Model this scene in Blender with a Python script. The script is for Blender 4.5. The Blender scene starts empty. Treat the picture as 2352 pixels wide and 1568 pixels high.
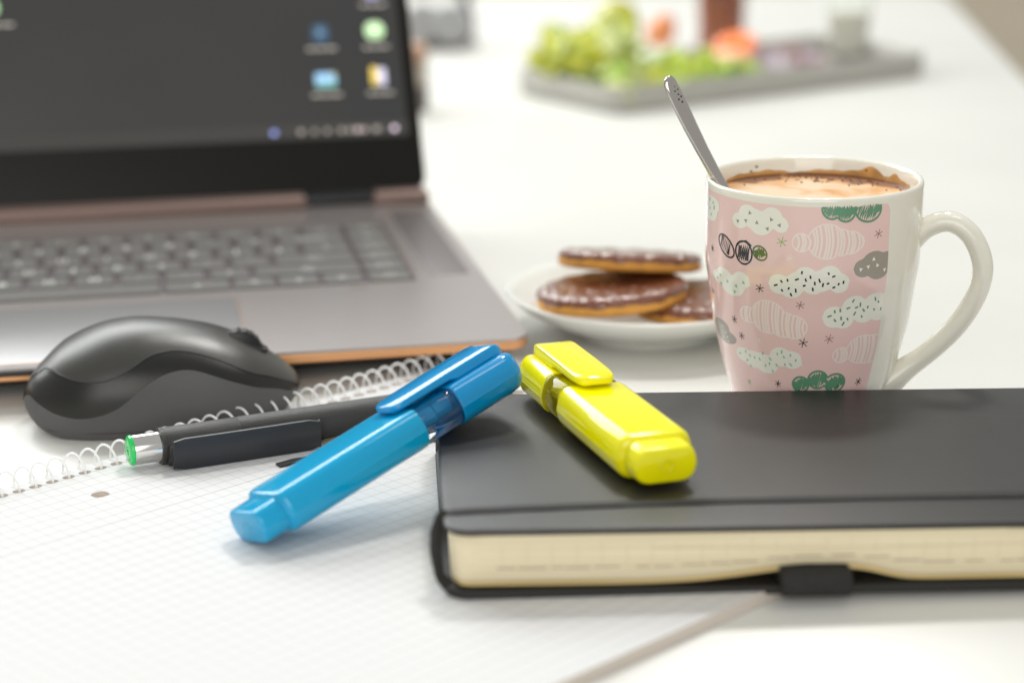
import bpy, math, random
from math import sin, cos, pi, radians as R
from mathutils import Vector, Matrix
random.seed(7)
S = 0.01                                   # everything below is written in centimetres
sc = bpy.context.scene
col = sc.collection

# ------------------------------------------------------------------ camera
cam_d = bpy.data.cameras.new('camera'); cam = bpy.data.objects.new('camera', cam_d); col.objects.link(cam)
cam_d.sensor_width = 36.0; cam_d.lens = 36.0*4800/2352
cam.location = (0, 0, 24*S)
cam.rotation_euler = (Matrix.Rotation(R(90-16), 4, 'X') @ Matrix.Rotation(R(-0.5), 4, 'Z')).to_euler()
cam_d.clip_start = 0.02; cam_d.clip_end = 50
cam_d.dof.use_dof = True; cam_d.dof.focus_distance = 0.708; cam_d.dof.aperture_fstop = 5.7
sc.camera = cam
# ------------------------------------------------------------------ light
w = bpy.data.worlds.new('World'); sc.world = w; w.use_nodes = True
bg = w.node_tree.nodes['Background']; bg.inputs[0].default_value = (0.94, 0.945, 0.90, 1); bg.inputs[1].default_value = 0.47
def area(name, loc, target, sx, sy, power, color):
    d = bpy.data.lights.new(name, 'AREA'); d.shape = 'RECTANGLE'; d.size = sx*S; d.size_y = sy*S; d.energy = power; d.color = color
    o = bpy.data.objects.new(name, d); col.objects.link(o); o.location = Vector(loc)*S
    o.rotation_euler = (Vector(target)-Vector(loc)).to_track_quat('-Z', 'Y').to_euler(); return o
area('window_light', (-100, 232, 112), (-6, 78, 0), 190, 150, 54, (0.97, 1.0, 0.98))
area('skylight', (34, 186, 176), (0, 60, 0), 30, 22, 17.5, (1.0, 0.98, 0.93))
area('ceiling_light', (66, 78, 158), (-2, 66, 0), 26, 60, 2.2, (1.0, 0.98, 0.95))
area('front_fill', (-20, -150, 95), (0, 70, 0), 190, 150, 20, (1.0, 0.975, 0.93))  # added soft fill behind the camera, brightens faces turned towards it
sc.view_settings.view_transform = 'Standard'; sc.view_settings.look = 'None'
sc.view_settings.exposure = 0.05; sc.view_settings.gamma = 1.0

# ------------------------------------------------------------------ helpers
def srgb(h):
    h = h.lstrip('#'); c = [int(h[i:i+2], 16)/255 for i in (0, 2, 4)]
    return tuple((x/12.92 if x <= .04045 else ((x+.055)/1.055)**2.4) for x in c)+(1,)
def mat(name, c, rough=.5, metal=0., coat=0., noise=0., nscale=300., bump=0., bscale=800., trans=0., emit=0., sss=0., ior=1.5, spec=.5, stretch=None):
    m = bpy.data.materials.new(name); m.use_nodes = True; nt = m.node_tree; b = nt.nodes['Principled BSDF']
    if isinstance(c, str): c = srgb(c)
    b.inputs['Base Color'].default_value = c; b.inputs['Roughness'].default_value = rough; b.inputs['Metallic'].default_value = metal
    b.inputs['Coat Weight'].default_value = coat; b.inputs['Coat Roughness'].default_value = .04
    b.inputs['Transmission Weight'].default_value = trans; b.inputs['IOR'].default_value = ior
    b.inputs['Specular IOR Level'].default_value = spec
    if emit: b.inputs['Emission Color'].default_value = c; b.inputs['Emission Strength'].default_value = emit
    if sss: b.inputs['Subsurface Weight'].default_value = sss; b.inputs['Subsurface Radius'].default_value = (1, 1, 1); b.inputs['Subsurface Scale'].default_value = .003
    tc = nt.nodes.new('ShaderNodeTexCoord'); mp = nt.nodes.new('ShaderNodeMapping'); nt.links.new(tc.outputs['Object'], mp.inputs[0])
    if stretch: mp.inputs['Scale'].default_value = stretch
    n = nt.nodes.new('ShaderNodeTexNoise'); n.inputs['Scale'].default_value = nscale; n.inputs['Detail'].default_value = 4; nt.links.new(mp.outputs[0], n.inputs['Vector'])
    if noise:
        mx = nt.nodes.new('ShaderNodeMix'); mx.data_type = 'RGBA'; mx.blend_type = 'MULTIPLY'; mx.inputs[0].default_value = 1
        rp = nt.nodes.new('ShaderNodeMapRange'); rp.inputs[3].default_value = 1-noise; rp.inputs[4].default_value = 1+noise
        rp.inputs[1].default_value = .3; rp.inputs[2].default_value = .7
        nt.links.new(n.outputs[0], rp.inputs[0]); mx.inputs[6].default_value = c; nt.links.new(rp.outputs[0], mx.inputs[7]); nt.links.new(mx.outputs[2], b.inputs['Base Color'])
    if bump:
        n2 = nt.nodes.new('ShaderNodeTexNoise'); n2.inputs['Scale'].default_value = bscale; n2.inputs['Detail'].default_value = 2; nt.links.new(mp.outputs[0], n2.inputs['Vector'])
        bp = nt.nodes.new('ShaderNodeBump'); bp.inputs['Strength'].default_value = bump; bp.inputs['Distance'].default_value = .0005
        nt.links.new(n2.outputs[0], bp.inputs['Height']); nt.links.new(bp.outputs[0], b.inputs['Normal'])
    return m
def tag(o, label=None, cat=None, group=None, kind=None):
    for k, v in (('label', label), ('category', cat), ('group', group), ('kind', kind)):
        if v: o[k] = v
    return o
def me(name, V, F, smooth=35, mats=None, mi=None):
    m = bpy.data.meshes.new(name); m.from_pydata([(v[0]*S, v[1]*S, v[2]*S) for v in V], [], F)
    m.validate(); m.update()
    if smooth:
        m.polygons.foreach_set('use_smooth', [True]*len(m.polygons))
        m.set_sharp_from_angle(angle=R(smooth))
    for x in (mats or []): m.materials.append(x)
    if mi and len(mi) == len(m.polygons): m.polygons.foreach_set('material_index', mi)
    return m
def ob(name, mesh, parent=None, loc=(0, 0, 0), rot=(0, 0, 0)):
    o = bpy.data.objects.new(name, mesh); col.objects.link(o); o.parent = parent
    o.location = Vector(loc)*S; o.rotation_euler = rot; return o
def mk(name, VF, m, parent=None, loc=(0, 0, 0), rot=(0, 0, 0), smooth=35):
    return ob(name, me(name, VF[0], VF[1], smooth, [m]), parent, loc, rot)
def empty(name, loc=(0, 0, 0), rot=(0, 0, 0)):
    o = bpy.data.objects.new(name, None); col.objects.link(o); o.location = Vector(loc)*S; o.rotation_euler = rot
    o.empty_display_size = .01; return o
def join(*vfs):
    V = []; F = []
    for v, f in vfs:
        n = len(V); V += list(v); F += [tuple(i+n for i in q) for q in f]
    return V, F
def xf(vf, M): return [tuple(M @ Vector(v)) for v in vf[0]], vf[1]
def loft(rings, closed=True, cap=True):
    V = [p for r in rings for p in r]; n = len(rings[0]); F = []
    for i in range(len(rings)-1):
        for j in range(n if closed else n-1):
            a = i*n+j; b = i*n+(j+1) % n; F.append((a, b, b+n, a+n))
    if cap and closed:
        F.append(tuple(reversed(range(n)))); F.append(tuple(range(len(V)-n, len(V))))
    return V, F
def lathe(prof, seg=64, cap=True, c=(0, 0)):
    rings = [[(c[0]+r*cos(2*pi*j/seg), c[1]+r*sin(2*pi*j/seg), z) for j in range(seg)] for r, z in prof]
    return loft(rings, True, cap)
def rrect(x0, y0, x1, y1, r, n=5, ins=0.):
    x0 += ins; y0 += ins; x1 -= ins; y1 -= ins; r = max(r-ins, .002); P = []
    for cx, cy, a in ((x1-r, y0+r, -90), (x1-r, y1-r, 0), (x0+r, y1-r, 90), (x0+r, y0+r, 180)):
        for k in range(n+1):
            t = R(a+90*k/n); P.append((cx+r*cos(t), cy+r*sin(t)))
    return P
def slab(x0, y0, x1, y1, z0, z1, r=.3, e=.03, n=5, es=3, bot=True):
    rings = []
    if bot:
        for k in range(es+1):
            t = pi/2*k/es; rings.append([(x, y, z0+e*(1-sin(t))) for x, y in rrect(x0, y0, x1, y1, r, n, e*(1-cos(t)))][:] if 0 else [(x, y, z0+e*(1-cos(t))) for x, y in rrect(x0, y0, x1, y1, r, n, e*(1-sin(t)))])
    else: rings.append([(x, y, z0) for x, y in rrect(x0, y0, x1, y1, r, n, 0)])
    for k in range(es+1):
        t = pi/2*k/es; rings.append([(x, y, z1-e*(1-sin(t))) for x, y in rrect(x0, y0, x1, y1, r, n, e*(1-cos(t)))])
    return loft(rings)
def tube(path, r, seg=10, cap=True, ry=None):
    P = [Vector(p) for p in path]; rings = []; up = Vector((0, 0, 1)); prev = None
    for i, p in enumerate(P):
        t = (P[min(i+1, len(P)-1)]-P[max(i-1, 0)]).normalized()
        if prev is None:
            a = up.cross(t); a = Vector((1, 0, 0)) if a.length < 1e-4 else a.normalized()
        else: a = (prev-t*prev.dot(t)).normalized()
        prev = a; b = t.cross(a); rr = r[i] if isinstance(r, (list, tuple)) else r; r2 = ry[i] if isinstance(ry, (list, tuple)) else (ry or rr)
        rings.append([tuple(p+a*cos(2*pi*j/seg)*rr+b*sin(2*pi*j/seg)*r2) for j in range(seg)])
    return loft(rings, True, cap)
def strip(path, nrm_w, w, th):
    """flat ribbon: path points, width direction, width, thickness"""
    P = [Vector(p) for p in path]; W = Vector(nrm_w).normalized(); rings = []
    for i, p in enumerate(P):
        t = (P[min(i+1, len(P)-1)]-P[max(i-1, 0)]).normalized(); n = t.cross(W).normalized()
        rings.append([tuple(p-W*w/2-n*th/2), tuple(p+W*w/2-n*th/2), tuple(p+W*w/2+n*th/2), tuple(p-W*w/2+n*th/2)])
    return loft(rings)
def interp(T, x):
    if x <= T[0][0]: return T[0][1]
    for a, b in zip(T, T[1:]):
        if x <= b[0]: f = (x-a[0])/(b[0]-a[0]); return a[1]+(b[1]-a[1])*f
    return T[-1][1]
def smooth_tab(T, n=60):
    """Catmull-Rom resample of an (x, y) table"""
    out = []
    for i in range(len(T)-1):
        p0 = T[max(i-1, 0)]; p1 = T[i]; p2 = T[i+1]; p3 = T[min(i+2, len(T)-1)]
        for k in range(8):
            t = k/8; f = lambda a, b, c, d: .5*((2*b)+(-a+c)*t+(2*a-5*b+4*c-d)*t*t+(-a+3*b-3*c+d)*t**3)
            out.append(tuple(f(p0[j], p1[j], p2[j], p3[j]) for j in range(len(p1))))
    out.append(tuple(T[-1])); return out

# ------------------------------------------------------------------ floor and table
m_floor = mat('floor_laminate', '#f2e2c8', .6, noise=.06, nscale=3)
mk('floor', ([(-600, -300, -74), (600, -300, -74), (600, 900, -74), (-600, 900, -74)], [(0, 1, 2, 3)]), m_floor, smooth=0)['kind'] = 'structure'
m_table = mat('white_laminate', (.69, .685, .655, 1), .34, noise=.03, nscale=9, bump=.05, bscale=1500)
t = empty('table', (0, 0, -74)); tag(t, 'large white laminate table carrying everything in the picture', 'table')
def poly_slab(P, z0, z1, e):
    c = Vector((sum(p[0] for p in P)/len(P), sum(p[1] for p in P)/len(P)))
    f = lambda d: [tuple((Vector(p)-c)*(1-d/(Vector(p)-c).length)+c) for p in P]
    return loft([[(x, y, z0) for x, y in P], [(x, y, z1-e) for x, y in P], [(x, y, z1-e*.3) for x, y in f(e*.3)], [(x, y, z1) for x, y in f(e)]])
mk('tabletop', poly_slab([(-120, 12), (26.5, 12), (37.9, 154.6), (42.4, 204), (41.4, 206.5), (39, 207.5), (-120, 207.5)], 71.5, 74, .15), m_table, t, smooth=30)
m_leg = mat('grey_steel', '#8d8d8a', .4, .9)
for x, y in ((-110, 20), (20, 20), (33, 198), (-110, 198)):
    mk('table_leg', slab(x-2.5, y-2.5, x+2.5, y+2.5, 0, 71.5, .4, .1), m_leg, t)

# ------------------------------------------------------------------ laptop
YAW = R(10.9)
lap = empty('laptop', (.767, 78.95, -.545), (0, 0, YAW)); lap.scale = (1.0227,)*3; tag(lap, 'open dark grey laptop with copper front edge behind the mouse', 'laptop')
m_deck = mat('brushed_mauve_metal', (.46, .42, .41, 1), .31, .75, noise=.03, nscale=60, stretch=(1, 14, 1))
m_copper = mat('copper_trim', (.86, .45, .22, 1), .42, .75)
m_rose = mat('rose_brown_metal', (.235, .165, .145, 1), .42, .6)
m_black = mat('matte_black_plastic', (.02, .02, .021, 1), .5)
m_key = mat('key_plastic', (.20, .193, .186, 1), .32, noise=.03)
m_pad = mat('touchpad_glass', (.35, .345, .352, 1), .30, .45)
m_leg2 = mat('backlit_legend', (.85, .87, .84, 1), .6, emit=.35)
W_ = 35.5
# deck as frame round the keyboard well
def frame(x0, y0, x1, y1, r, hx0, hy0, hx1, hy1, hr, z0, z1, e, n=6):
    O = rrect(x0, y0, x1, y1, r, n, e); I = rrect(hx0, hy0, hx1, hy1, hr, n, 0)
    O1 = rrect(x0, y0, x1, y1, r, n, 0); k = len(O)
    rings = [[(x, y, z0) for x, y in O1], [(x, y, z1-e) for x, y in O1], [(x, y, z1) for x, y in O], [(x, y, z1) for x, y in I], [(x, y, z1-.13) for x, y in I]]
    V, F = loft(rings, True, True); return V, F
mk('deck', frame(-W_, 0.06, 0, 26.2, .9, -33.2, 9.85, -2.95, 21.35, .25, 1.90, 2.0, .035), m_deck, lap)
mk('copper_edge', slab(-W_+.02, .0, -.02, 26.1, 1.55, 1.905, .9, .06, 6), m_copper, lap)
mk('case_tray', slab(-W_+.5, 1.1, -.5, 25.6, 1.02, 1.56, 1.0, .3, 6), m_black, lap)
mk('lower_case', slab(-W_+.7, 4.2, -.7, 25.4, .68, 1.04, 1.2, .2, 6), m_black, lap)
for x in (-32, -3.5):
    mk('rubber_foot', slab(x-1.5, 5.2, x+1.5, 6.2, .535, .72, .3, .05), m_black, lap)
    mk('rubber_foot', slab(x-1.5, 23.5, x+1.5, 24.5, .535, .72, .3, .05), m_black, lap)
mk('opening_notch', slab(-22.3, -.03, -13.0, .5, 1.74, 1.93, .02, .01), m_black, lap)
mk('keyboard_well', slab(-33.19, 9.86, -2.96, 21.34, 1.86, 1.915, .24, .004), mat('well_mauve', (.10, .08, .088, 1), .5, .4), lap)
mk('touchpad', slab(-24.8, .9, -10.75, 8.62, 1.9, 2.012, .12, .01), m_pad, lap)
mk('touchpad_rim', slab(-24.87, .83, -10.68, 8.69, 1.9, 2.004, .15, .004), mat('bright_chamfer', (.75, .52, .42, 1), .3, .9), lap)
mk('screen_reflection_panel', slab(-2.3, 10.5, -.55, 23.6, 1.95, 2.006, .08, .005), mat('dark_mauve_panel', (.2, .18, .18, 1), .42, .7), lap)  # darker sheet painting in the screen's reflection on the deck, not a laptop part
mk('palm_sticker', slab(-5.9, 9.05, -5.2, 9.25, 1.98, 2.006, .05, .002), m_rose, lap)
key_cache = {}
def legend_mesh(txt, size):
    k = ('t', txt, size)
    if k not in key_cache:
        c = bpy.data.curves.new('legend', 'FONT'); c.body = txt; c.size = size*S; c.align_x = 'CENTER'; c.align_y = 'CENTER'; c.extrude = .0000002; c.resolution_u = 2
        o = bpy.data.objects.new('tmp', c); col.objects.link(o); dg = bpy.context.evaluated_depsgraph_get(); dg.update()
        m = bpy.data.meshes.new_from_object(o.evaluated_get(dg)); m.name = 'legend'; m.materials.clear(); m.materials.append(m_leg2)
        bpy.data.objects.remove(o); key_cache[k] = m
    return key_cache[k]
def key(x0, x1, y0, y1, txt='', size=.62):
    k = ('k', round(x1-x0, 3), round(y1-y0, 3)); hw = (x1-x0)/2; hh = (y1-y0)/2
    if k not in key_cache:
        rings = [[(x, y, 0) for x, y in rrect(-hw, -hh, hw, hh, .13, 3)], [(x, y, .12) for x, y in rrect(-hw, -hh, hw, hh, .13, 3)],
                 [(x, y, .155) for x, y in rrect(-hw, -hh, hw, hh, .13, 3, .035)]]
        key_cache[k] = me('key', *loft(rings), 35, [m_key])
    o = ob('key', key_cache[k], lap, ((x0+x1)/2, (y0+y1)/2, 1.90))
    if txt:
        ob('legend', legend_mesh(txt, size if len(txt) == 1 else .34), o, (0, 0, .158))
kh = 1.52; rp = 1.885; y0 = 10.12
rows = {
 1: ([-9.75-1.915*k for k in range(11)], ['/', '.', ',', 'M', 'N', 'B', 'V', 'C', 'X', 'Z'], 'shift'),
 2: ([-8.72-1.915*k for k in range(12)], ["'", ';', 'L', 'K', 'J', 'H', 'G', 'F', 'D', 'S', 'A'], 'enter'),
 3: ([-7.30-1.915*k for k in range(13)], [']', '[', 'P', 'O', 'I', 'U', 'Y', 'T', 'R', 'E', 'W', 'Q'], '\\'),
 4: ([-8.25-1.935*k for k in range(14)], ['=', '-', '0', '9', '8', '7', '6', '5', '4', '3', '2', '1', '`'], 'backspace')}
g = .17
for r, (xs, L, last) in rows.items():
    y = y0+rp*r; key(xs[0]+g, -5.12, y, y+kh, last)
    for a, b, tx in zip(xs[1:], xs, L): key(a+g, b-g, y, y+kh, tx)
    if xs[-1]-g > -33.0+.8: key(-33.05, xs[-1]-g, y, y+kh, {1: 'shift', 2: 'caps', 3: 'tab'}.get(r, ''))
y = y0
for a, b, tx in ((-6.85, -5.22, '>'), (-8.72, -7.08, 'v'), (-10.6, -8.95, '<'), (-13.48, -10.86, 'alt'), (-23.0, -13.74, ''), (-25.2, -23.25, 'alt'), (-27.4, -25.45, 'fn'), (-30, -27.65, 'ctrl'), (-33.05, -30.2, '')): key(a, b, y, y+kh, tx)
for r, tx in enumerate(('end', 'pg dn', 'pg up', 'home', 'del')): key(-4.88, -3.12, y0+rp*r, y0+rp*r+kh, tx)
x = -3.12
for k in range(15): key(x-1.68, x, y0+rp*5, y0+rp*5+1.35, ['del', 'ins', 'f12', 'f11', 'f10', 'f9', 'f8', 'f7', 'f6', 'f5', 'f4', 'f3', 'f2', 'f1', 'esc'][k]); x -= 2.0
# hinge
mk('hinge_bar', slab(-29.4, 24.95, -6.15, 26.35, 1.9, 2.62, .1, .25, 4, 5), m_rose, lap)
mk('hinge_cap', slab(-2.8, 25.1, -.05, 26.35, 1.9, 2.62, .1, .25, 4, 5), m_rose, lap)
mk('hinge_barrel', xf(lathe([(.38, 0), (.38, 3.3)], 20), Matrix.Translation((-2.85, 25.85, 2.25)) @ Matrix.Rotation(R(-90), 4, 'Y')), mat('gloss_black', (.008, .009, .012, 1), .15), lap)
# lid: local frame u along X (0 = right edge), v up the screen
lid_rot = (R(90-30), 0, 0)
LZ = Vector((0, 26.07, 2.3))
lid = mk('lid', slab(-W_, .2, 0, 23.2, -.62, -.06, .8, .08, 6), m_rose, lap, LZ, lid_rot)
mk('bezel', slab(-W_+.05, .25, -.05, 23.15, -.2, 0, .75, .02, 6), mat('black_bezel', (.008, .0075, .006, 1), .3, spec=.22), lap, LZ, lid_rot)
def screen_mat():
    m = bpy.data.materials.new('lit_display'); m.use_nodes = True; nt = m.node_tree; b = nt.nodes['Principled BSDF']
    b.inputs['Base Color'].default_value = (.012, .012, .012, 1); b.inputs['Roughness'].default_value = .35; b.inputs['Specular IOR Level'].default_value = .3
    tc = nt.nodes.new('ShaderNodeTexCoord'); n = nt.nodes.new('ShaderNodeTexNoise'); n.inputs['Scale'].default_value = 9; n.inputs['Detail'].default_value = 5
    nt.links.new(tc.outputs['Object'], n.inputs['Vector']); cr = nt.nodes.new('ShaderNodeValToRGB'); cr.color_ramp.elements[0].position = .35; cr.color_ramp.elements[1].position = .7
    cr.color_ramp.elements[0].color = (.046, .045, .047, 1); cr.color_ramp.elements[1].color = (.056, .054, .050, 1)
    nt.links.new(n.outputs[0], cr.inputs[0]); nt.links.new(cr.outputs[0], b.inputs['Emission Color']); b.inputs['Emission Strength'].default_value = .72
    return m
scr = mk('display', slab(-34.8, 3.12, -.65, 22.2, -.1, .004, .02, .002), screen_mat(), lap, LZ, lid_rot)
def em(name, h, k=1.0): return mat(name, h, .6, emit=k)
mk('taskbar', slab(-34.8, 3.12, -.65, 3.86, 0, .008, .02, .002), em('taskbar_print', (.035, .034, .032, 1), .55), scr)
ic = {}
def icon(u, v, w, h, c, k=.6, r=.2):
    if (c, k) not in ic: ic[(c, k)] = em('icon_print', c, k)
    return mk('icon', slab(u-w/2, v-h/2, u+w/2, v+h/2, 0, .012, r, .002), ic[(c, k)], scr)
def capt(u, v, w):
    mk('icon_caption', join(*[slab(u-w/2+a*w, v-.07, u-w/2+b*w, v+.07, 0, .012, .05, .002) for a, b in ((0, .28), (.34, .6), (.66, 1))]), ic.setdefault('cap', em('caption_print', '#b5b0a8', .5)), scr)
icon(-4.67, 8.72, .8, .95, '#35516b', .75); icon(-4.67, 8.80, .34, .4, '#8fa6b8', .8, .15); capt(-4.67, 7.9, 1.5)
icon(-1.9, 8.8, 1.0, .95, '#b6d7a8', .8, .4); icon(-1.9, 8.92, .5, .35, '#dcebd0', .8, .15); capt(-1.9, 7.9, 1.3)
icon(-4.60, 6.22, 1.05, .75, '#8fb8da', .8, .1); icon(-4.60, 5.96, 1.05, .28, '#57a04f', .8, .1); icon(-4.2, 6.5, .25, .2, '#c9b23e', .8, .08); capt(-4.6, 5.42, 1.5)
icon(-2.12, 6.35, .35, .98, '#d8bd55', .85, .1); icon(-1.74, 6.30, .42, .92, '#c9c7dd', .8, .1); capt(-1.88, 5.42, 1.3)
icon(-1.86, 10.95, .75, .8, '#9c9ad8', .8, .3); capt(-1.86, 10.2, 1.3)
icon(-20.9, 10.65, .85, .8, '#a6d29c', .8, .3); capt(-20.6, 9.75, 1.6)
for u, c, k, s in ((-7.4, '#8f9be0', 1.0, .28), (-6.06, '#a8a098', .6, .24), (-5.38, '#a8a098', .35, .2), (-4.74, '#a8a098', .4, .22), (-4.02, '#a8a098', .45, .25), (-3.6, '#a8a098', .45, .2), (-3.2, '#b9a9a8', .7, .32), (-2.87, '#b9a9a8', .6, .2), (-2.25, '#a8a098', .45, .35), (-1.35, '#e4cfe0', 1.0, .27)):
    mk('tray_icon', slab(u-s/2, 3.5-.13, u+s/2, 3.5+.13, 0, .014, .08, .002), ic.setdefault((c, k), em('icon_print', c, k)), scr)

# ------------------------------------------------------------------ mouse
m_shell = mat('dark_grey_soft_plastic', (.045, .044, .041, 1), .33, bump=.15, bscale=2600, noise=.05, nscale=900)
m_band = mat('black_satin_plastic', (.012, .0115, .010, 1), .25, bump=.12, bscale=2600)
m_side = mat('charcoal_plastic', (.105, .103, .104, 1), .6, bump=.15, bscale=2600)
mouse = empty('computer_mouse', (-13.15, 74.0, 0), (0, 0, R(10))); tag(mouse, 'dark grey wireless mouse with black waist band in front of the laptop', 'mouse')
top_t = [(-4.85, 1.05), (-4.72, 1.5), (-4.42, 1.98), (-4.09, 2.33), (-3.375, 2.97), (-2.625, 3.36), (-1.78, 3.63), (-.9, 3.74), (-.16, 3.725), (.82, 3.6), (1.81, 3.39), (2.5, 3.17), (3.29, 2.82), (4.03, 2.32), (4.52, 1.95), (4.92, 1.6), (5.17, 1.3), (5.26, 1.0)]
s1_t = [(-4.85, 1.05), (-4.72, 1.49), (-4.42, 1.97), (-4.2, 2.15), (-3.95, 2.36), (-3.7, 2.42), (-3.45, 2.37), (-2.9, 2.26), (-2.43, 2.22), (-1.86, 2.26), (-1.28, 2.44), (-.69, 2.74), (-.2, 2.98), (.52, 3.07), (1.24, 2.98), (2.0, 2.75), (2.67, 2.46), (3.4, 2.10), (4.12, 1.80), (4.7, 1.5), (5.0, 1.3), (5.2, 1.12), (5.26, 1.0)]
s2_t = [(-4.85, 1.05), (-4.75, 1.28), (-4.57, 1.42), (-4.17, 1.24), (-3.61, 1.03), (-2.91, .93), (-2.19, 1.02), (-1.47, 1.29), (-.73, 1.81), (0, 2.27), (.73, 2.46), (1.45, 2.40), (2.64, 1.96), (3.6, 1.6), (4.33, 1.38), (4.8, 1.15), (5.15, 1.0), (5.26, 1.0)]
bot_t = [(-4.85, 1.05), (-4.75, .8), (-4.5, .5), (-4.1, .22), (-3.6, .08), (-3, .04), (3.2, .04), (4.0, .15), (4.6, .5), (5.0, .8), (5.26, 1.0)]
def wid(u):
    a = min(abs((u-.2)/5.06), 1)
    return 3.02*(1-a**2.9)**.50*(1-.05*math.exp(-((u-.9)/1.6)**2))
us = [-4.85+10.11*(.5-.5*cos(pi*i/84)) for i in range(85)]
st = smooth_tab
T = [st(top_t), st(s1_t), st(s2_t), st(bot_t)]
def vz(u, z, h, z0, w_):
    zm = z0+(h-z0)*.30
    if z >= zm:
        f = min((z-zm)/max(h-zm, 1e-5), 1); return -w_*max(1-f**2.15, 0)**(1/2.25)
    return -w_*(1-.10*((zm-z)/max(zm-z0, 1e-5))**2)
def msec(u):
    h, a, b, z0 = (interp(q, u) for q in T); w_ = wid(u); h = max(h, z0+.002); a = min(a, h-.0008); b = min(b, a-.0005); b = max(b, z0)
    low = [(vz(u, z0+(b-z0)*k/6, h, z0, w_)*(1-.035*min(1, (6-k)/2.)*min(1, (b-z0))), z0+(b-z0)*k/6) for k in range(7)]
    band = [(vz(u, b+(a-b)*k/8, h, z0, w_), b+(a-b)*k/8) for k in range(1, 9)]
    topr = [(vz(u, a+(h-a)*sin(k/14*pi/2), h, z0, w_) if k < 14 else 0., a+(h-a)*sin(k/14*pi/2)) for k in range(1, 15)]
    return low, band, topr
L1 = []; L2 = []; L3 = []
for u in us:
    a, b, c = msec(u); L1.append(a); L2.append([a[-1]]+b); L3.append([b[-1]]+c)
def sheet(L, side=1, dz=0., dv=0.):
    V = [(u, v*side, z) for u, r in zip(us, L) for v, z in r]; n = len(L[0]); F = []
    for i in range(len(us)-1):
        for j in range(n-1):
            a = i*n+j; q = (a, a+n, a+n+1, a+1); F.append(q if side == 1 else q[::-1])
    return V, F
def both(L): return join(sheet(L, 1), sheet(L, -1))
o1 = mk('side_shell', both(L1), m_side, mouse, smooth=60); o2 = mk('waist_band', both(L2), m_band, mouse, smooth=60)
def inset_top():
    L = []
    for r in L3:
        v0, z0 = r[0]; L.append([(v0*.985, z0+.0), (v0*.992, z0+.035)]+[(v, z) for v, z in r[1:]])
    return L
o3 = mk('top_shell', both(L3), m_shell, mouse, smooth=60)
for o in (o1, o2, o3):
    wl = o.modifiers.new('weld', 'WELD'); wl.merge_threshold = .00002
mk('base_plate', ([(u, (-1 if i < 85 else 1)*wid(u)*.86, interp(T[3], u)+.004) for i, u in enumerate(us+us[::-1])], [tuple(range(170))]), m_side, mouse, smooth=0)
# seam groove lines as thin dark cords sunk in the joint
mk('seam_line', tube([(u, L3[i][0][0]*1.0, L3[i][0][1]) for i, u in enumerate(us)], .026, 6), m_black, mouse)
mk('case_seam', tube([(u, -wid(u)*.915, .32) for u in us[16:68]], .010, 6), m_black, mouse)
# scroll wheel with ribs
wv = []
for k in range(40):
    a = 2*pi*k/40; rr = .88 if k % 2 else .93; wv.append((rr*cos(a), rr*sin(a)))
wheel = loft([[(x*.82, -.36, z*.82) for x, z in wv], [(x, -.26, z) for x, z in wv], [(x, .26, z) for x, z in wv], [(x*.82, .36, z*.82) for x, z in wv]])
mk('scroll_wheel', xf(wheel, Matrix.Translation((3.05, 0, 2.28))), mat('wheel_rubber', (.012, .012, .012, 1), .4), mouse)
mk('wheel_slot', xf(slab(-1.15, -.42, 1.15, .42, -.3, .0, .3, .03), Matrix.Translation((3.1, 0, 2.86)) @ Matrix.Rotation(R(24), 4, 'Y')), m_black, mouse)

# ------------------------------------------------------------------ spiral notebook
NB = empty('spiral_notebook', (-13.6, 67.55, 0), (0, 0, R(44.3))); tag(NB, 'white squared-paper spiral notebook lying open under pen and blue marker', 'notebook')
def paper_mat():
    m = bpy.data.materials.new('squared_paper'); m.use_nodes = True; nt = m.node_tree; b = nt.nodes['Principled BSDF']; b.inputs['Roughness'].default_value = .75; b.inputs['Specular IOR Level'].default_value = .25
    tc = nt.nodes.new('ShaderNodeTexCoord'); sp = nt.nodes.new('ShaderNodeSeparateXYZ'); nt.links.new(tc.outputs['Object'], sp.inputs[0])
    def M(op, a, b_=None, c=None):
        n = nt.nodes.new('ShaderNodeMath'); n.operation = op
        for i, v in enumerate((a, b_, c)):
            if v is None: continue
            if isinstance(v, (int, float)): n.inputs[i].default_value = v
            else: nt.links.new(v, n.inputs[i])
        return n.outputs[0]
    def line(c, period, off, width):
        f = M('FRACT', M('DIVIDE', M('SUBTRACT', c, off*S), period*S)); d = M('ABSOLUTE', M('SUBTRACT', f, .5))
        return M('GREATER_THAN', d, .5-width/period/2)
    lx = line(sp.outputs[0], .492, .12, .018); ly = line(sp.outputs[1], .572, -.10, .022)
    th = M('LESS_THAN', M('ABSOLUTE', M('SUBTRACT', sp.outputs[1], -4.676*S)), .014*S)
    lim = M('LESS_THAN', sp.outputs[1], -.02*S)
    a = M('MULTIPLY', M('MAXIMUM', M('MULTIPLY', lx, .42), M('MULTIPLY', ly, .58)), lim); a = M('MAXIMUM', a, M('MULTIPLY', th, .8))
    mx = nt.nodes.new('ShaderNodeMix'); mx.data_type = 'RGBA'; nt.links.new(a, mx.inputs[0]); mx.inputs[6].default_value = (.71, .71, .72, 1); mx.inputs[7].default_value = (.17, .15, .14, 1)
    nt.links.new(mx.outputs[2], b.inputs['Base Color']); return m
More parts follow.
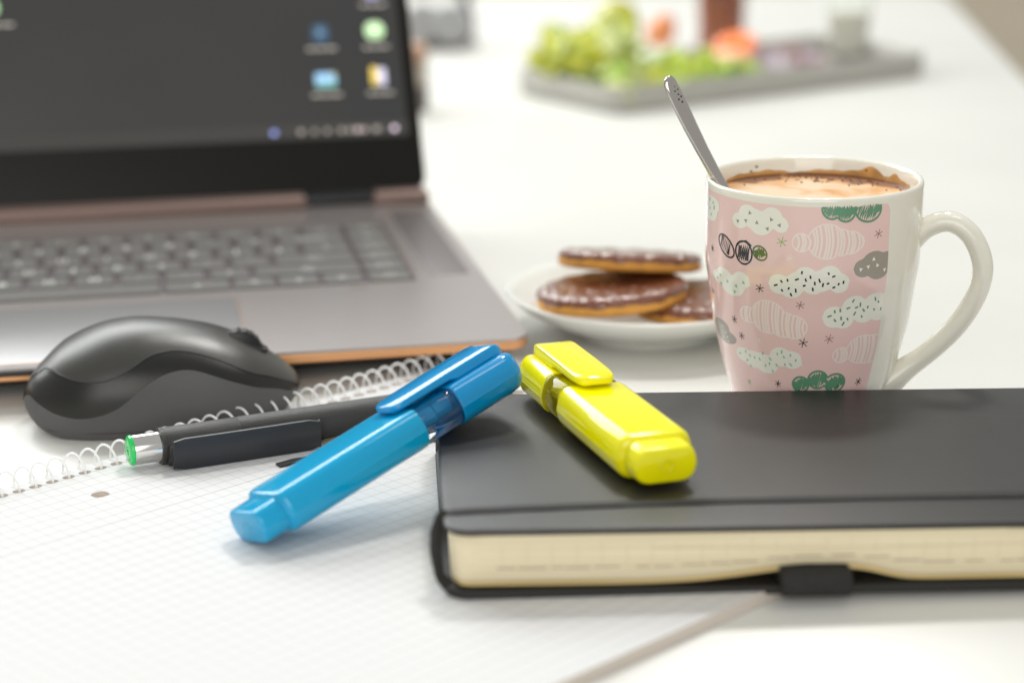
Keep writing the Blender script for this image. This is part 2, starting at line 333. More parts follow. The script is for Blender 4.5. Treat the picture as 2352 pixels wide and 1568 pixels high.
def edge_mat(name, c1, c2, scale):
    m = mat(name, c1, .8); nt = m.node_tree; b = nt.nodes['Principled BSDF']; tc = nt.nodes.new('ShaderNodeTexCoord'); mp = nt.nodes.new('ShaderNodeMapping'); mp.inputs['Scale'].default_value = (6, 6, scale)
    n = nt.nodes.new('ShaderNodeTexNoise'); n.inputs['Scale'].default_value = 1; n.inputs['Detail'].default_value = 5; n.inputs['Roughness'].default_value = .8
    cr = nt.nodes.new('ShaderNodeValToRGB'); cr.color_ramp.elements[0].position = .3; cr.color_ramp.elements[1].position = .7; cr.color_ramp.elements[0].color = c2; cr.color_ramp.elements[1].color = c1
    for a, b_ in ((tc.outputs['Object'], mp.inputs[0]), (mp.outputs[0], n.inputs[0]), (n.outputs[0], cr.inputs[0]), (cr.outputs[0], b.inputs['Base Color'])): nt.links.new(a, b_)
    return m
m_paper = paper_mat(); m_pedge = edge_mat('paper_stack_edge', (.84, .77, .70, 1), (.56, .49, .43, 1), 7000)
X0, X1 = -12.3, 17.3; YT = .62; YB = -22.85; zt = .40; pitch = .638
V = []; F = []; MI = []
def quad(a, b, c, d, mi=0):
    n = len(V); V.extend((a, b, c, d)); F.append((n, n+1, n+2, n+3)); MI.append(mi)
def cell(x0, y0, x1, y1, cx, cy, rx, ry, n=16):
    base = len(V); inn = []; out = []
    for k in range(n):
        a = 2*pi*(k+.5)/n; ca, sa = cos(a), sin(a)
        inn.append((cx+rx*math.copysign(abs(ca)**.75, ca), cy+ry*math.copysign(abs(sa)**.75, sa)))
        tx = ((x1-cx) if ca > 0 else (cx-x0))/max(abs(ca), 1e-9); ty = ((y1-cy) if sa > 0 else (cy-y0))/max(abs(sa), 1e-9); t_ = min(tx, ty); out.append((cx+ca*t_, cy+sa*t_))
    V.extend([(x, y, zt) for x, y in inn]+[(x, y, zt) for x, y in out]+[(x, y, .03) for x, y in inn])
    for k in range(n):
        j = (k+1) % n; F.append((base+k, base+n+k, base+n+j, base+j)); MI.append(0); F.append((base+k, base+j, base+2*n+j, base+2*n+k)); MI.append(1)
    for cxn, cyn in ((x0, y0), (x1, y0), (x1, y1), (x0, y1)):   # fill the corner slivers
        c = sorted(range(n), key=lambda q: (out[q][0]-cxn)**2+(out[q][1]-cyn)**2)[:2]
        b2 = len(V); V.append((cxn, cyn, zt)); F.append((base+n+c[0], base+n+c[1], b2)); MI.append(0)
hx = [-3.76+pitch*k for k in range(-13, 36)]; hx = [x for x in hx if X0+.4 < x < X1-.9]
xl = hx[0]-pitch/2; xr = hx[-1]+pitch/2; h2 = .33
for x in hx: cell(x-pitch/2, -h2, x+pitch/2, h2, x, 0.02, .215, .165)
Z = lambda x, y: (x, y, zt)
quad(Z(X0, -h2), Z(xl, -h2), Z(xl, h2), Z(X0, h2)); quad(Z(xr, -h2), Z(X1, -h2), Z(X1, h2), Z(xr, h2)); quad(Z(X0, h2), Z(X1, h2), Z(X1, YT), Z(X0, YT))
cell(-2.6, -2.7, -1.5, -1.6, -2.05, -2.17, .29, .27)
for a, b, c, d in ((X0, -1.6, X1, -h2), (X0, -2.7, -2.6, -1.6), (-1.5, -2.7, X1, -1.6), (X0, YB, X1, -2.7)): quad(Z(a, b), Z(c, b), Z(c, d), Z(a, d))
for a, b in (((X0, YB), (X1, YB)), ((X1, YB), (X1, YT)), ((X1, YT), (X0, YT)), ((X0, YT), (X0, YB))): quad((*a, .05), (*b, .05), (*b, zt), (*a, zt), 1)
sp_me = me('page_stack', V, F, 0, [m_paper, m_pedge], MI); ob('page_stack', sp_me, NB)
mk('cardboard_back', slab(X0, YB-.02, X1, YT, .004, .055, .15, .01), mat('grey_cardboard', (.62, .56, .50, 1), .9, noise=.1), NB)
ring_path = []
for k in range(25):
    a = -pi*.52+2*pi*k/24; r_ = .47
    ring_path.append((pitch*(k/24-.5)*1.0, .38-.42*cos(a+pi/2+pi) if 0 else .40+.40*cos(a), .52+.50*sin(a)))
m_wire = mat('white_coated_wire', (.90, .91, .91, 1), .3, coat=.4, sss=.6)
# one turn of the coil: starts under the sheet edge, rises behind it, comes over the top and goes down through the hole
ring_path = [(pitch*(k/28-.5), .42+.42*cos(2*pi*k/28), .52+.50*sin(2*pi*k/28)) for k in range(29)]
rm = me('ring', *tube([(x-pitch*0, y, max(z, .035) if y > .1 else z) for x, y, z in ring_path], .044, 8), 60, [m_wire])
for x in hx: ob('ring', rm, NB, (x-.0, 0, 0))

# ------------------------------------------------------------------ black notebook
BN = empty('black_notebook', (-2.0, 55.45, .405), (0, R(.75), R(3.1))); tag(BN, 'thick closed black notebook with cream pages and elastic band', 'notebook')
def ribbed():
    m = mat('ribbed_black_cover', (.017, .016, .0155, 1), .38, noise=.10, nscale=160, spec=.5); nt = m.node_tree; b = nt.nodes['Principled BSDF']
    tc = nt.nodes.new('ShaderNodeTexCoord'); wv_ = nt.nodes.new('ShaderNodeTexWave'); wv_.bands_direction = 'Y'; wv_.inputs['Scale'].default_value = 250.0; wv_.inputs['Distortion'].default_value = .15
    n = nt.nodes.new('ShaderNodeTexNoise'); n.inputs['Scale'].default_value = 420; ad = nt.nodes.new('ShaderNodeMath'); ad.operation = 'MULTIPLY_ADD'; ad.inputs[1].default_value = .5
    nt.links.new(tc.outputs['Object'], wv_.inputs['Vector']); nt.links.new(tc.outputs['Object'], n.inputs['Vector'])
    nt.links.new(n.outputs[0], ad.inputs[0]); nt.links.new(wv_.outputs['Fac'], ad.inputs[2])
    bp = nt.nodes.new('ShaderNodeBump'); bp.inputs['Strength'].default_value = .6; bp.inputs['Distance'].default_value = .00012
    nt.links.new(ad.outputs[0], bp.inputs['Height']); nt.links.new(bp.outputs[0], b.inputs['Normal']); return m
m_rib = ribbed(); m_inner = mat('black_cover_lining', (.014, .013, .012, 1), .55)
BL, BW, BH = 21.6, 12.95, 2.12
def cover_top():
    # dips slightly under the elastic
    rings = []
    nx = 60; pts = []
    return slab(0, 0, BL, BW, BH-.19, BH, .75, .09, 8, 4)
mk('front_cover', cover_top(), m_rib, BN); mk('back_cover', slab(0, 0, BL, BW, 0, .27, .75, .08, 8, 4), m_inner, BN)
mk('spine', slab(.02, BW-.2, BL-.02, BW+.06, .05, BH-.05, .1, .06), m_rib, BN)
m_cream = edge_mat('cream_page_edges', (.96, .88, .66, 1), (.72, .60, .38, 1), 1500)
LX = 10.7
def bumpf(x): return math.exp(-((x-LX)/2.6)**2) if x < LX else math.exp(-((x-LX)/2.2)**4)*.98
def block(z0f, z1f, x0, x1, yf, yb, r=.55, n=90):
    """page block between two height profiles, rounded front corners"""
    rings = []
    xs = [x0+(x1-x0)*k/n for k in range(n+1)]
    for x in xs:
        d = min(x-x0, x1-x); yy = yf+(r-math.sqrt(max(r*r-(r-min(d, r))**2, 0)))
        a, b = z0f(x), z1f(x); e = .05
        rings.append([(x, yb, a), (x, yb, b), (x, yf+3.5, b), (x, yy+e, b), (x, yy, b-e), (x, yy-.015, (a+b)/2), (x, yy, a+e), (x, yy+e, a), (x, yf+3.5, (a if a < .45 else .3))])
    return loft(rings)
bz = lambda x: .50+.40*bumpf(x)-.03*min(1, x/5)
mk('page_block', block(bz, lambda x: BH-.20, .22, BL-.2, .16, BW-.1), m_cream, BN, smooth=50)
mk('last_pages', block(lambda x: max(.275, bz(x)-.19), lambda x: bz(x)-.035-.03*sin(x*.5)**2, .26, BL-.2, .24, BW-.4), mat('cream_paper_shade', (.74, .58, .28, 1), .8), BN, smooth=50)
mk('first_page', slab(.9, .13, 16.4, 6, BH-.245, BH-.205, .2, .01), mat('cream_paper', (.88, .80, .60, 1), .8), BN)
# printed ruling that shows on the page edges
m_ink = mat('faded_ink', (.42, .34, .30, 1), .9); m_ink2 = mat('pale_ink', (.72, .62, .46, 1), .9)
vs = []; v2 = []
k = 1.5; i = 0
while k < BL-1:
    z = bz(k)+.42-.16*bumpf(k)
    L_ = .35+.6*random.random(); dz = .03*random.random(); v2.append(slab(k, .128, k+L_, .5, z+dz-.012-.012*random.random(), z+dz+.010, .006, .002, 2, 1)); k += L_+random.choice((.06, .12, .3, .5)); i += 1
k = 1.65
while k < BL-.7:
    z0 = bz(k)+.46; vs.append(slab(k-.010, .138, k+.010, .5, z0+.1*random.random(), BH-.55+.15*random.random(), .004, .002, 2, 1)); k += .72
mk('printed_ruling', join(*v2), m_ink, BN, smooth=0); mk('printed_rules', join(*vs), m_ink2, BN, smooth=0)
mk('printed_line', join(*[slab(a, .13, a+.9, .5, 1.41+.03*sin(a*.4), 1.44+.03*sin(a*.4), .01, .004, 2, 1) for a in [6+.8*q for q in range(19)]]), m_ink2, BN, smooth=0)
# pen loop
def loop():
    rings = []
    for x in (LX-1.02, LX-.98, LX-.9, LX+.9, LX+.98, LX+1.02):
        e = {LX-1.02: .06, LX-.98: .02, LX+.98: .02, LX+1.02: .06}.get(x, 0)
        P = []
        for a in range(0, 360, 20):
            ca, sa = cos(R(a)), sin(R(a)); P.append((x, .35+(.78-e)*math.copysign(abs(ca)**.6, ca), .40+(.42-e)*math.copysign(abs(sa)**.55, sa)))
        rings.append(P)
    return loft(rings)
m_fab = mat('black_elastic_fabric', (.022, .021, .020, 1), .8, noise=.35, nscale=900, bump=.6, bscale=2200)
mk('pen_loop', loop(), m_fab, BN)
# elastic band across the cover, round the open end
ep = [(BL+.05, 2.35, BH-.1)]+[(x, 1.45+.85*(1-math.exp(-x/7)), BH+.025) for x in (20, 17, 14, 11, 8, 5.5, 3.5, 2, 1, .35)]+[(.0, 1.4, BH-.02), (-.22, 1.35, BH-.25), (-.36, 1.3, BH-.6), (-.40, 1.3, BH-1.0), (-.30, 1.3, BH-1.4), (-.08, 1.3, BH-1.75), (.18, 1.3, .12), (.5, 1.35, -.015)]
epv = [(a, b, c) for a, b, c in ep]
mk('elastic_band', strip(epv[:14], (0, 1, 0), .38, .055), m_fab, BN, smooth=50)
lp = [(.10, 1.45, BH+.01), (-.04, 1.40, BH-.02), (-.12, 1.3, BH-.22), (-.19, 1.15, BH-.6), (-.21, 1.0, BH-1.0), (-.15, .85, BH-1.4), (-.08, .72, BH-1.75), (.15, .6, .06)]
mk('band_loop', tube(smooth_tab(lp), [.04+.11*sin(pi*min(1, k/56))**.7 for k in range(57)], 12, True, [.10+.10*sin(pi*min(1, k/56)) for k in range(57)]), m_fab, BN, smooth=60)
mk('band_braid', strip([(-.20, .85, .72), (-.02, .7, .42), (.3, .5, .16), (.8, .38, .02), (1.6, .3, -.02)], (.2, 1, .2), .40, .07), m_fab, BN, smooth=50)

# ribbons on the squared page
rb = mk('ribbon_bookmark', strip([(-8.0, 67.15, .45), (-7.4, 67.5, .50), (-6.6, 67.95, .46), (-5, 68.9, .44), (-3.4, 69.6, .44), (-1.5, 70.0, .46), (-.2, 69.9, .48)], (.5, -.86, 0), .38, .03), m_fab)
tag(rb, 'black woven ribbon bookmark end under the blue highlighter', 'ribbon')
rb2 = mk('ribbon_bookmark', strip([(-6.75, 69.35, .42), (-6.1, 69.95, .55), (-5.3, 70.65, .60), (-4.2, 71.5, .55), (-2.8, 72.3, .44)], (.35, -.9, -.25), .34, .03), mat('silvery_ribbon', (.62, .58, .42, 1), .35, .4, noise=.2, nscale=1500, bump=.5, bscale=2500))
tag(rb2, 'silvery beige ribbon end lying under the black pen', 'ribbon')

# ------------------------------------------------------------------ ballpoint pen
pen = empty('ballpoint_pen', (-13.04, 67.09, 1.03), (0, 0, R(24.9))); tag(pen, 'matt black push-button pen with green top lying on squared paper', 'pen')
RX = Matrix.Rotation(R(90), 4, 'Y')
def cyl(prof, seg=48): return xf(lathe(prof, seg), RX)
m_pen = mat('fine_textured_black', (.030, .029, .028, 1), .33, bump=.55, bscale=3300, noise=.1, nscale=2500)
m_chrome = mat('polished_steel', (.78, .77, .75, 1), .12, 1.0)
m_green = mat('green_plastic', (.0, .62, .12, 1), .25, coat=.5, emit=0, sss=.3)
mk('push_button', cyl([(.50, .1), (.515, .14), (.515, 1.75)]), m_chrome, pen)
mk('button_disc', cyl([(.0001, -.02), (.10, -.02), (.11, .01), (.16, .012), (.17, -.02), (.22, -.02), (.43, -.01), (.50, .03), (.535, .10), (.52, .14), (.40, .15)]), m_green, pen, smooth=28)
mk('button_pin', cyl([(.0001, -.03), (.06, -.03), (.06, .05)]), mat('dark_green_plastic', (0, .25, .06, 1), .3), pen)
mk('barrel_top', cyl([(.515, 1.12), (.60, 1.12), (.625, 1.16), (.625, 3.86), (.61, 3.9)]), m_pen, pen)
mk('barrel_lower', cyl([(.60, 3.9), (.625, 3.94), (.622, 11.3), (.56, 12.6), (.36, 13.9), (.15, 14.3)]), m_pen, pen)
mk('pen_tip', cyl([(.15, 14.25), (.12, 14.6), (.04, 14.9), (.035, 15.05)], 24), m_chrome, pen)
m_clip = mat('satin_black_clip', (.024, .025, .030, 1), .40)
def clip_plate():
    P = rrect(1.28, -.56, 6.55, .56, .16, 4); rings = []
    bow = lambda x: .10*sin(pi*min(max((x-1.28)/5.2, 0), 1))
    xs = [1.28, 1.29, 1.33]+[1.33+(6.5-1.33)*k/14 for k in range(1, 14)]+[6.5, 6.54, 6.55]
    for x in xs:
        hh = .56*(1 if 1.34 < x < 6.45 else (.93 if x in (1.29, 6.54) else .86)); b = bow(x); P = []
        for yy, zz in ((.0, -1), (-.07, -.96), (-.115, -.7), (-.135, 0), (-.115, .7), (-.07, .96), (0, 1), (.06, .96), (.05, 0), (.06, -.96)):
            P.append((x, yy-b*.3, zz*hh))
        rings.append(P)
    return loft(rings)
CL = Matrix.Translation((0, -.95, -.065))
mk('clip', xf(clip_plate(), CL), m_clip, pen, smooth=50)
neck = loft([[(x, y, z) for y, z in ((-.98, -.30-q), (-.98, .25+q), (-.78, .18+q), (-.62, .20+q*2), (-.45, .38+q), (-.3, .2), (-.3, -.45), (-.52, -.56-q), (-.66, -.42-q), (-.8, -.27-q))] for x, q in ((1.22, -.04), (1.26, 0), (1.9, 0), (2.05, -.05))])
mk('clip_neck', xf(neck, Matrix.Translation((0, 0, -.02))), m_pen, pen, smooth=50)
mk('end_collar', cyl([(.53, 1.05), (.625, 1.07), (.64, 1.13), (.635, 1.22), (.61, 1.24)]), m_pen, pen)

# ------------------------------------------------------------------ highlighters
HALF = [(0, 1), (.62, 1), (.70, .993), (.775, .965), (.84, .92), (.89, .85), (.955, .70), (.985, .55), (.985, .50), (1, .46), (.985, .42), (.955, .28), (.90, .17), (.80, .08), (.66, .02), (.5, 0), (0, 0)]
def sect(x, hw, h, z0=0.):
    P = [(x, -y*hw, z0+z*h) for y, z in HALF]+[(x, y*hw, z0+z*h) for y, z in HALF[-2:0:-1]]
    return P
def marker(label, loc, M3, scl, main, capc, tint):
    o = empty('highlighter_pen', loc); o.rotation_euler = M3.to_euler(); o.scale = scl; tag(o, label, 'highlighter')
    body = loft([sect(.88, .80, 1.02, .14), sect(.95, .92, 1.19, .05), sect(1.02, .96, 1.26, .015), sect(1.12, .978, 1.295, 0), sect(4.0, .985, 1.30, 0), sect(6.25, .985, 1.30, 0), sect(6.52, .97, 1.28, .01), sect(6.56, .93, 1.22, .03)])
    mk('barrel', body, main, o, smooth=30)
    plug = loft([sect(.0, .68, .86, .18), sect(.012, .72, .93, .15), sect(.04, .765, .99, .125), sect(.10, .785, 1.02, .11), sect(.93, .80, 1.05, .10)])
    mk('end_plug', plug, main, o, smooth=40)
    dimple = xf(lathe([(.0001, .08), (.08, .07), (.13, .0), (.17, -.015), (.20, .006)], 24), Matrix.Translation((.004, 0, .60)) @ RX)
    mk('plug_dimple', dimple, main, o)
    mk('clear_collar', loft([sect(6.5, .90, 1.18, .05), sect(6.55, .93, 1.22, .03), sect(8.05, .93, 1.22, .03), sect(8.15, .90, 1.18, .05)]), tint, o, smooth=40)
    mk('nib_holder', loft([sect(6.5, .56, .58, .44), sect(7.3, .56, .58, .44), sect(7.38, .48, .50, .48), sect(8.2, .48, .50, .48)]), capc, o, smooth=40)
    mk('collar_ring', loft([sect(7.98, .955, 1.25, .015), sect(8.04, .965, 1.265, .01), sect(8.10, .955, 1.25, .015)]), tint, o, smooth=40)
    cap = loft([sect(8.08, .955, 1.26, .015), sect(8.12, .985, 1.30, 0), sect(10.35, .985, 1.30, 0), sect(10.62, .95, 1.26, .02), sect(10.80, .86, 1.12, .09), sect(10.88, .72, .92, .19), sect(10.91, .5, .62, .34)])
    mk('cap', cap, capc, o, smooth=30)
    # clip: flat tongue rising from the cap end
    rings = []
    for x, hw, zt_, zb in ((6.05, .22, 1.54, 1.40), (6.09, .36, 1.57, 1.37), (6.2, .45, 1.60, 1.36), (6.4, .51, 1.62, 1.36), (6.8, .54, 1.64, 1.36), (7.6, .55, 1.65, 1.37), (8.4, .55, 1.66, 1.36), (8.7, .55, 1.66, 1.26), (10.2, .55, 1.66, 1.26), (10.5, .54, 1.64, 1.22), (10.68, .50, 1.56, 1.15), (10.76, .44, 1.44, 1.1), (10.78, .38, 1.34, 1.05)):
        e = min(.07, (zt_-zb)*.4); rings.append([(x, -hw+e, zt_), (x, -hw+e*.3, zt_-e*.3), (x, -hw, zt_-e), (x, -hw, zb+e), (x, -hw+e, zb), (x, hw-e, zb), (x, hw, zb+e), (x, hw, zt_-e), (x, hw-e*.3, zt_-e*.3), (x, hw-e, zt_)])
    mk('cap_clip', loft(rings), capc, o, smooth=40)
    return o
def frame3(d, roll=0):
    d = Vector(d).normalized(); y = Vector((0, 0, 1)).cross(d).normalized(); z = d.cross(y)
    m = Matrix((d, y, z)).transposed(); return (m @ Matrix.Rotation(R(roll), 3, 'X'))
def ang3(yaw, pit): return (cos(R(yaw))*cos(R(pit)), sin(R(yaw))*cos(R(pit)), sin(R(pit)))
def plastic(n, c, rough=.12, sss=.25):
    return mat(n, c, rough, sss=sss, coat=.25, noise=.015, nscale=200)
m_blue = plastic('blue_plastic', (.0, .375, .68, 1)); m_bcap = plastic('deep_blue_plastic', (.0, .30, .66, 1), .14)
m_yel = plastic('fluorescent_yellow_plastic', (1.0, .91, .0, 1), .12); m_ycap = m_yel
m_clear = mat('clear_plastic', (.97, .98, 1, 1), .03, trans=1.0, ior=1.38); m_clear2 = mat('clear_warm_plastic', (1, .98, .90, 1), .03, trans=1.0, ior=1.38)
marker('blue highlighter with clear collar propped on the black notebook corner', (-7.88, 59.73, .425), frame3(ang3(41.27, 15.78), -15.2), (.989, 1.325, 1.057), m_blue, m_bcap, m_clear)
marker('fluorescent yellow highlighter lying on top of the black notebook', (4.58, 58.93, 2.535), frame3(ang3(108.8, .28), .7), (.944, 1.30, 1.09), m_yel, m_ycap, m_clear2)

# ------------------------------------------------------------------ mug
MX, MY = 10.7, 72.3
mug = empty('mug', (MX, MY, 0)); tag(mug, 'white mug with pink cloud print and large handle holding coffee', 'mug')
prof = [(0, 2.30), (.06, 2.46), (.25, 2.55), (1.45, 2.79), (1.8, 2.88), (2.36, 3.06), (3.1, 3.25), (4.24, 3.5), (5.5, 3.66), (6.26, 3.77), (7.7, 3.81), (9.08, 3.81)]
PR = [(r, z) for z, r in [(q[0], q[1]) for q in smooth_tab(prof)]]
def mrad(z): return interp([(z_, r) for r, z_ in PR], z)
lip = [(3.80, 9.14), (3.77, 9.19), (3.71, 9.215), (3.65, 9.19), (3.61, 9.13), (3.58, 9.0)]
inner = [(mrad(z)-.30, z) for z in (8.5, 7.5, 6.5, 5.5, 4.2, 3, 2, 1.2, .7)]+[(1.8, .5), (.01, .45)]
m_glaze = mat('cream_white_glaze', (.88, .855, .755, 1), .12, coat=.6, noise=.01)
mk('body', lathe([(.01, .12), (2.0, .12), (2.15, .0)]+PR+lip+inner, 128, False), m_glaze, mug, smooth=50)
HA = R(-15); hp = [(3.2, 6.85), (3.55, 7.15), (4.05, 7.62), (4.75, 7.82), (5.42, 7.45), (5.83, 6.75), (5.95, 6.0), (5.72, 5.1), (5.15, 4.08), (4.25, 3.08), (3.4, 2.35), (2.75, 1.75)]
hp = smooth_tab(hp)
rr = [.385+.28*max(0, 1-i/10)**1.5+.25*max(0, 1-(len(hp)-1-i)/14)**1.5 for i in range(len(hp))]
mk('handle', tube([(r*cos(HA), r*sin(HA), z) for r, z in hp], [q*1.12 for q in rr], 24, True, [q*.95 for q in rr]), m_glaze, mug, smooth=70)
# coffee
def coffee_mat():
    m = mat('milk_foam', (.72, .52, .36, 1), .45); nt = m.node_tree; b = nt.nodes['Principled BSDF']; tc = nt.nodes.new('ShaderNodeTexCoord')
    n = nt.nodes.new('ShaderNodeTexNoise'); n.inputs['Scale'].default_value = 55; n.inputs['Detail'].default_value = 6; n.inputs['Distortion'].default_value = .6
    cr = nt.nodes.new('ShaderNodeValToRGB'); e = cr.color_ramp.elements; e[0].position = .34; e[0].color = (.22, .085, .03, 1); e[1].position = .55; e[1].color = (.74, .55, .37, 1)
    q = e.new(.41); q.color = (.66, .33, .11, 1)
    # ring of crema near the wall
    sp = nt.nodes.new('ShaderNodeVectorMath'); sp.operation = 'LENGTH'; mr = nt.nodes.new('ShaderNodeMapRange'); mr.inputs[1].default_value = .018; mr.inputs[2].default_value = .034; mr.inputs[3].default_value = 0.05; mr.inputs[4].default_value = -.22
    ad = nt.nodes.new('ShaderNodeMath'); ad.operation = 'ADD'
    for a, b_ in ((tc.outputs['Object'], n.inputs['Vector']), (tc.outputs['Object'], sp.inputs[0]), (sp.outputs['Value'], mr.inputs[0]), (n.outputs[0], ad.inputs[0]), (mr.outputs[0], ad.inputs[1]), (ad.outputs[0], cr.inputs[0]), (cr.outputs[0], b.inputs['Base Color'])): nt.links.new(a, b_)
    n2 = nt.nodes.new('ShaderNodeTexNoise'); n2.inputs['Scale'].default_value = 500; bp = nt.nodes.new('ShaderNodeBump'); bp.inputs['Strength'].default_value = .5; bp.inputs['Distance'].default_value = .0006
    nt.links.new(tc.outputs['Object'], n2.inputs['Vector']); nt.links.new(n2.outputs[0], bp.inputs['Height']); nt.links.new(bp.outputs[0], b.inputs['Normal']); return m
cof = mk('coffee', loft([[(r*cos(2*pi*j/72), r*sin(2*pi*j/72), z) for j in range(72)] for r, z in ((3.52, .06), (3.44, .01), (3.2, 0), (2.4, .0), (1.2, .0), (.02, .0))], True, False), coffee_mat(), None, (MX, MY, 8.57), smooth=60)
tag(cof, 'frothy milky coffee filling the pink mug', 'coffee')
# chocolate flecks and dried stain on the inside wall
m_choc = mat('cocoa_stain', (.16, .055, .02, 1), .6); m_st = mat('coffee_stain', (.66, .34, .10, 1), .5, noise=.3, nscale=120)
def wallpatch(a0, a1, z0f, z1f, off, n=40):
    V = []; F = []
    for i in range(n+1):
        a = a0+(a1-a0)*i/n; 
        for z in (z0f(a), z1f(a)):
            r = interp([(8.3, 3.50), (8.5, 3.505), (9.0, 3.58), (9.13, 3.61)], z)-off; V.append((r*cos(R(a)), r*sin(R(a)), z))
        if i: b = 2*i; F.append((b-2, b, b+1, b-1))
    return V, F
hn = lambda a, s: (sin(a*.11+s)+sin(a*.23+2*s)*.6+sin(a*.61+s*3)*.3)
mk('coffee_stain', wallpatch(10, 175, lambda a: 8.45, lambda a: 8.74+.05*hn(a, 1)+(.30*math.exp(-((a-45)/7)**2))+(.2*math.exp(-((a-28)/5)**2)), .006, 150), m_st, mug, smooth=0)
mk('coffee_drip', wallpatch(150, 215, lambda a: 8.45, lambda a: 8.93+.06*hn(a, 3), .007, 60), mat('brown_coffee_stain', (.45, .20, .06, 1), .5), mug, smooth=0)
fl = []
for a, r, s in [(random.gauss(75, 26), random.uniform(2.0, 3.25), random.uniform(.025, .06)) for q in range(46)]+[(118, 3.45, .05), (60, 3.1, .07), (48, 2.9, .09), (40, 3.05, .06), (95, 3.1, .05), (100, 3.0, .04), (44, 3.2, .045), (74, 2.9, .03), (52, 2.7, .05), (88, 2.85, .05)]:
    c = Vector((r*cos(R(a)), r*sin(R(a)), 8.575)); fl.append(([tuple(c+Vector((s*(1+.4*random.random())*cos(q), s*(1+.4*random.random())*sin(q), .002))) for q in [2*pi*k/7 for k in range(7)]]+[tuple(c+Vector((0, 0, .05)))], [(k, (k+1) % 7, 7) for k in range(7)]))
for a, z in ((118, 8.95), (122, 8.80), (35, 8.75), (50, 8.85)):
    c = Vector((3.555*cos(R(a)), 3.555*sin(R(a)), z)); t_ = Vector((-sin(R(a)), cos(R(a)), 0)); fl.append(([tuple(c+t_*.07*cos(q)+Vector((0, 0, .04*sin(q)))) for q in [2*pi*k/7 for k in range(7)]]+[tuple(c-Vector((cos(R(a)), sin(R(a)), 0))*.02)], [(k, (k+1) % 7, 7) for k in range(7)]))
mk('chocolate_fleck', join(*fl), m_choc, mug, smooth=0)
# --- pink cloud print
D = {
'c_tri':[[-139.08,8.22,5.42,0.272],[-133.89,8.51,5.72,0.311],[-125.84,8.25,7.04,0.424],[-119.61,8.47,5.83,0.373],[-114.61,8.26,4.08,0.272],[-130.26,8.37,6.92,0.36]],
'c_edge':[[-165.48,8.47,9.9,0.283],[-168.95,8.1,10.2,0.255]],
'c_dash':[[-114.79,6.19,6.15,0.36],[-108.74,6.12,6.38,0.40],[-101.4,6.44,6.44,0.42],[-97.17,6.28,6.18,0.39],[-89.07,6.5,6.25,0.42],[-83.85,6.29,5.54,0.35],[-105.47,6.31,5.83,0.36],[-93.12,6.38,6.2,0.39]],
'c_gtri':[[-155.69,5.98,8.64,0.257],[-151.96,6.15,6.9,0.24],[-145.48,5.84,9.62,0.388],[-137.73,6.12,6.06,0.297],[-149.42,5.95,9.37,0.3]],
'c_gdash':[[-85.69,5.06,6.24,0.39],[-80.19,4.99,6.28,0.36],[-74.38,5.38,7.14,0.42],[-68.11,5.17,7.19,0.39],[-61.43,5.42,8.07,0.41],[-58.29,5.1,6.57,0.315]],
'c_gdash2':[[-140.98,3.32,7.0,0.277],[-134.03,3.23,8.4,0.33],[-124.75,3.15,7.99,0.36],[-115.02,3.49,6.86,0.37],[-108.32,3.42,6.25,0.34],[-129.2,3.23,7.18,0.32]]}
GREY = {'grey':[[-71.11,6.77,5.62,0.32],[-64.6,6.96,7.29,0.37],[-62.16,6.65,6.82,0.33],[-57.27,6.96,6.23,0.3]], 'grey2':[[-161.51,4.1,10.0,0.276],[-157.98,3.79,12.17,0.265]]}
STR = {'s1':[[-103.89,7.7,4.57,0.318],[-91.13,7.75,9.67,0.60],[-84.3,7.71,7.55,0.46],[-78.83,7.70,6.57,0.39]], 's2':[[-134.45,4.90,5.78,0.287],[-121.87,4.94,10.2,0.60],[-112.9,4.72,8.1,0.46],[-107.11,4.66,7.3,0.42]], 's3':[[-79.4,3.63,5.0,0.288],[-66.02,3.78,10.5,0.53],[-60.7,3.74,11.5,0.53]]}
GRN = {'g1':[[-88.9,8.88,5.06,0.35],[-81.83,8.76,4.8,0.33],[-69.5,8.80,7.3,0.42]], 'g2':[[-102.96,2.50,4.95,0.29],[-92.37,2.70,5.89,0.335],[-81.27,2.56,6.3,0.35]]}
PE = -56.0; PTOP = 8.93
def surf(phi, z, off):
    r = mrad(z)+off; return (r*cos(R(phi)), r*sin(R(phi)), z)
def columns(C, off, grow=0., zlo=1.0, zhi=PTOP, pe=PE):
    lo = min(c[0]-c[2] for c in C); hi = min(max(c[0]+c[2] for c in C), pe); n = max(4, int((hi-lo)/1.1)); V = []; F = []; K = 8
    for i in range(n+1):
        p = lo+(hi-lo)*i/n; a = 99; b = -99
        for cx, cz, rx, rz in C:
            q = 1-((p-cx)/(rx+grow*15))**2
            if q > 0: h = (rz+grow)*math.sqrt(q); a = min(a, cz-h); b = max(b, cz+h)
        if a > b: a = b = C[0][1] if i == 0 else C[-1][1]
        a = max(a, zlo); b = min(max(b, zlo), zhi)
        for k in range(K+1): V.append(surf(p, a+(b-a)*k/K, off))
        if i:
            for k in range(K): s0 = (i-1)*(K+1)+k; F.append((s0, s0+K+1, s0+K+2, s0+1))
    return V, F
def outline(C):
    """outer outline points (phi, z) of the union of ellipses"""
    P = []
    for ci, (cx, cz, rx, rz) in enumerate(C):
        seg = []
        for k in range(0, 361, 6):
            x = cx+rx*cos(R(k)); z = cz+rz*sin(R(k))
            ins = any(((x-c[0])/c[2])**2+((z-c[1])/c[3])**2 < .97 for j, c in enumerate(C) if j != ci)
            if ins or x > PE or z > PTOP:
                if len(seg) > 1: P.append(seg)
                seg = []
            else: seg.append((x, z))
        if len(seg) > 1: P.append(seg)
    return P
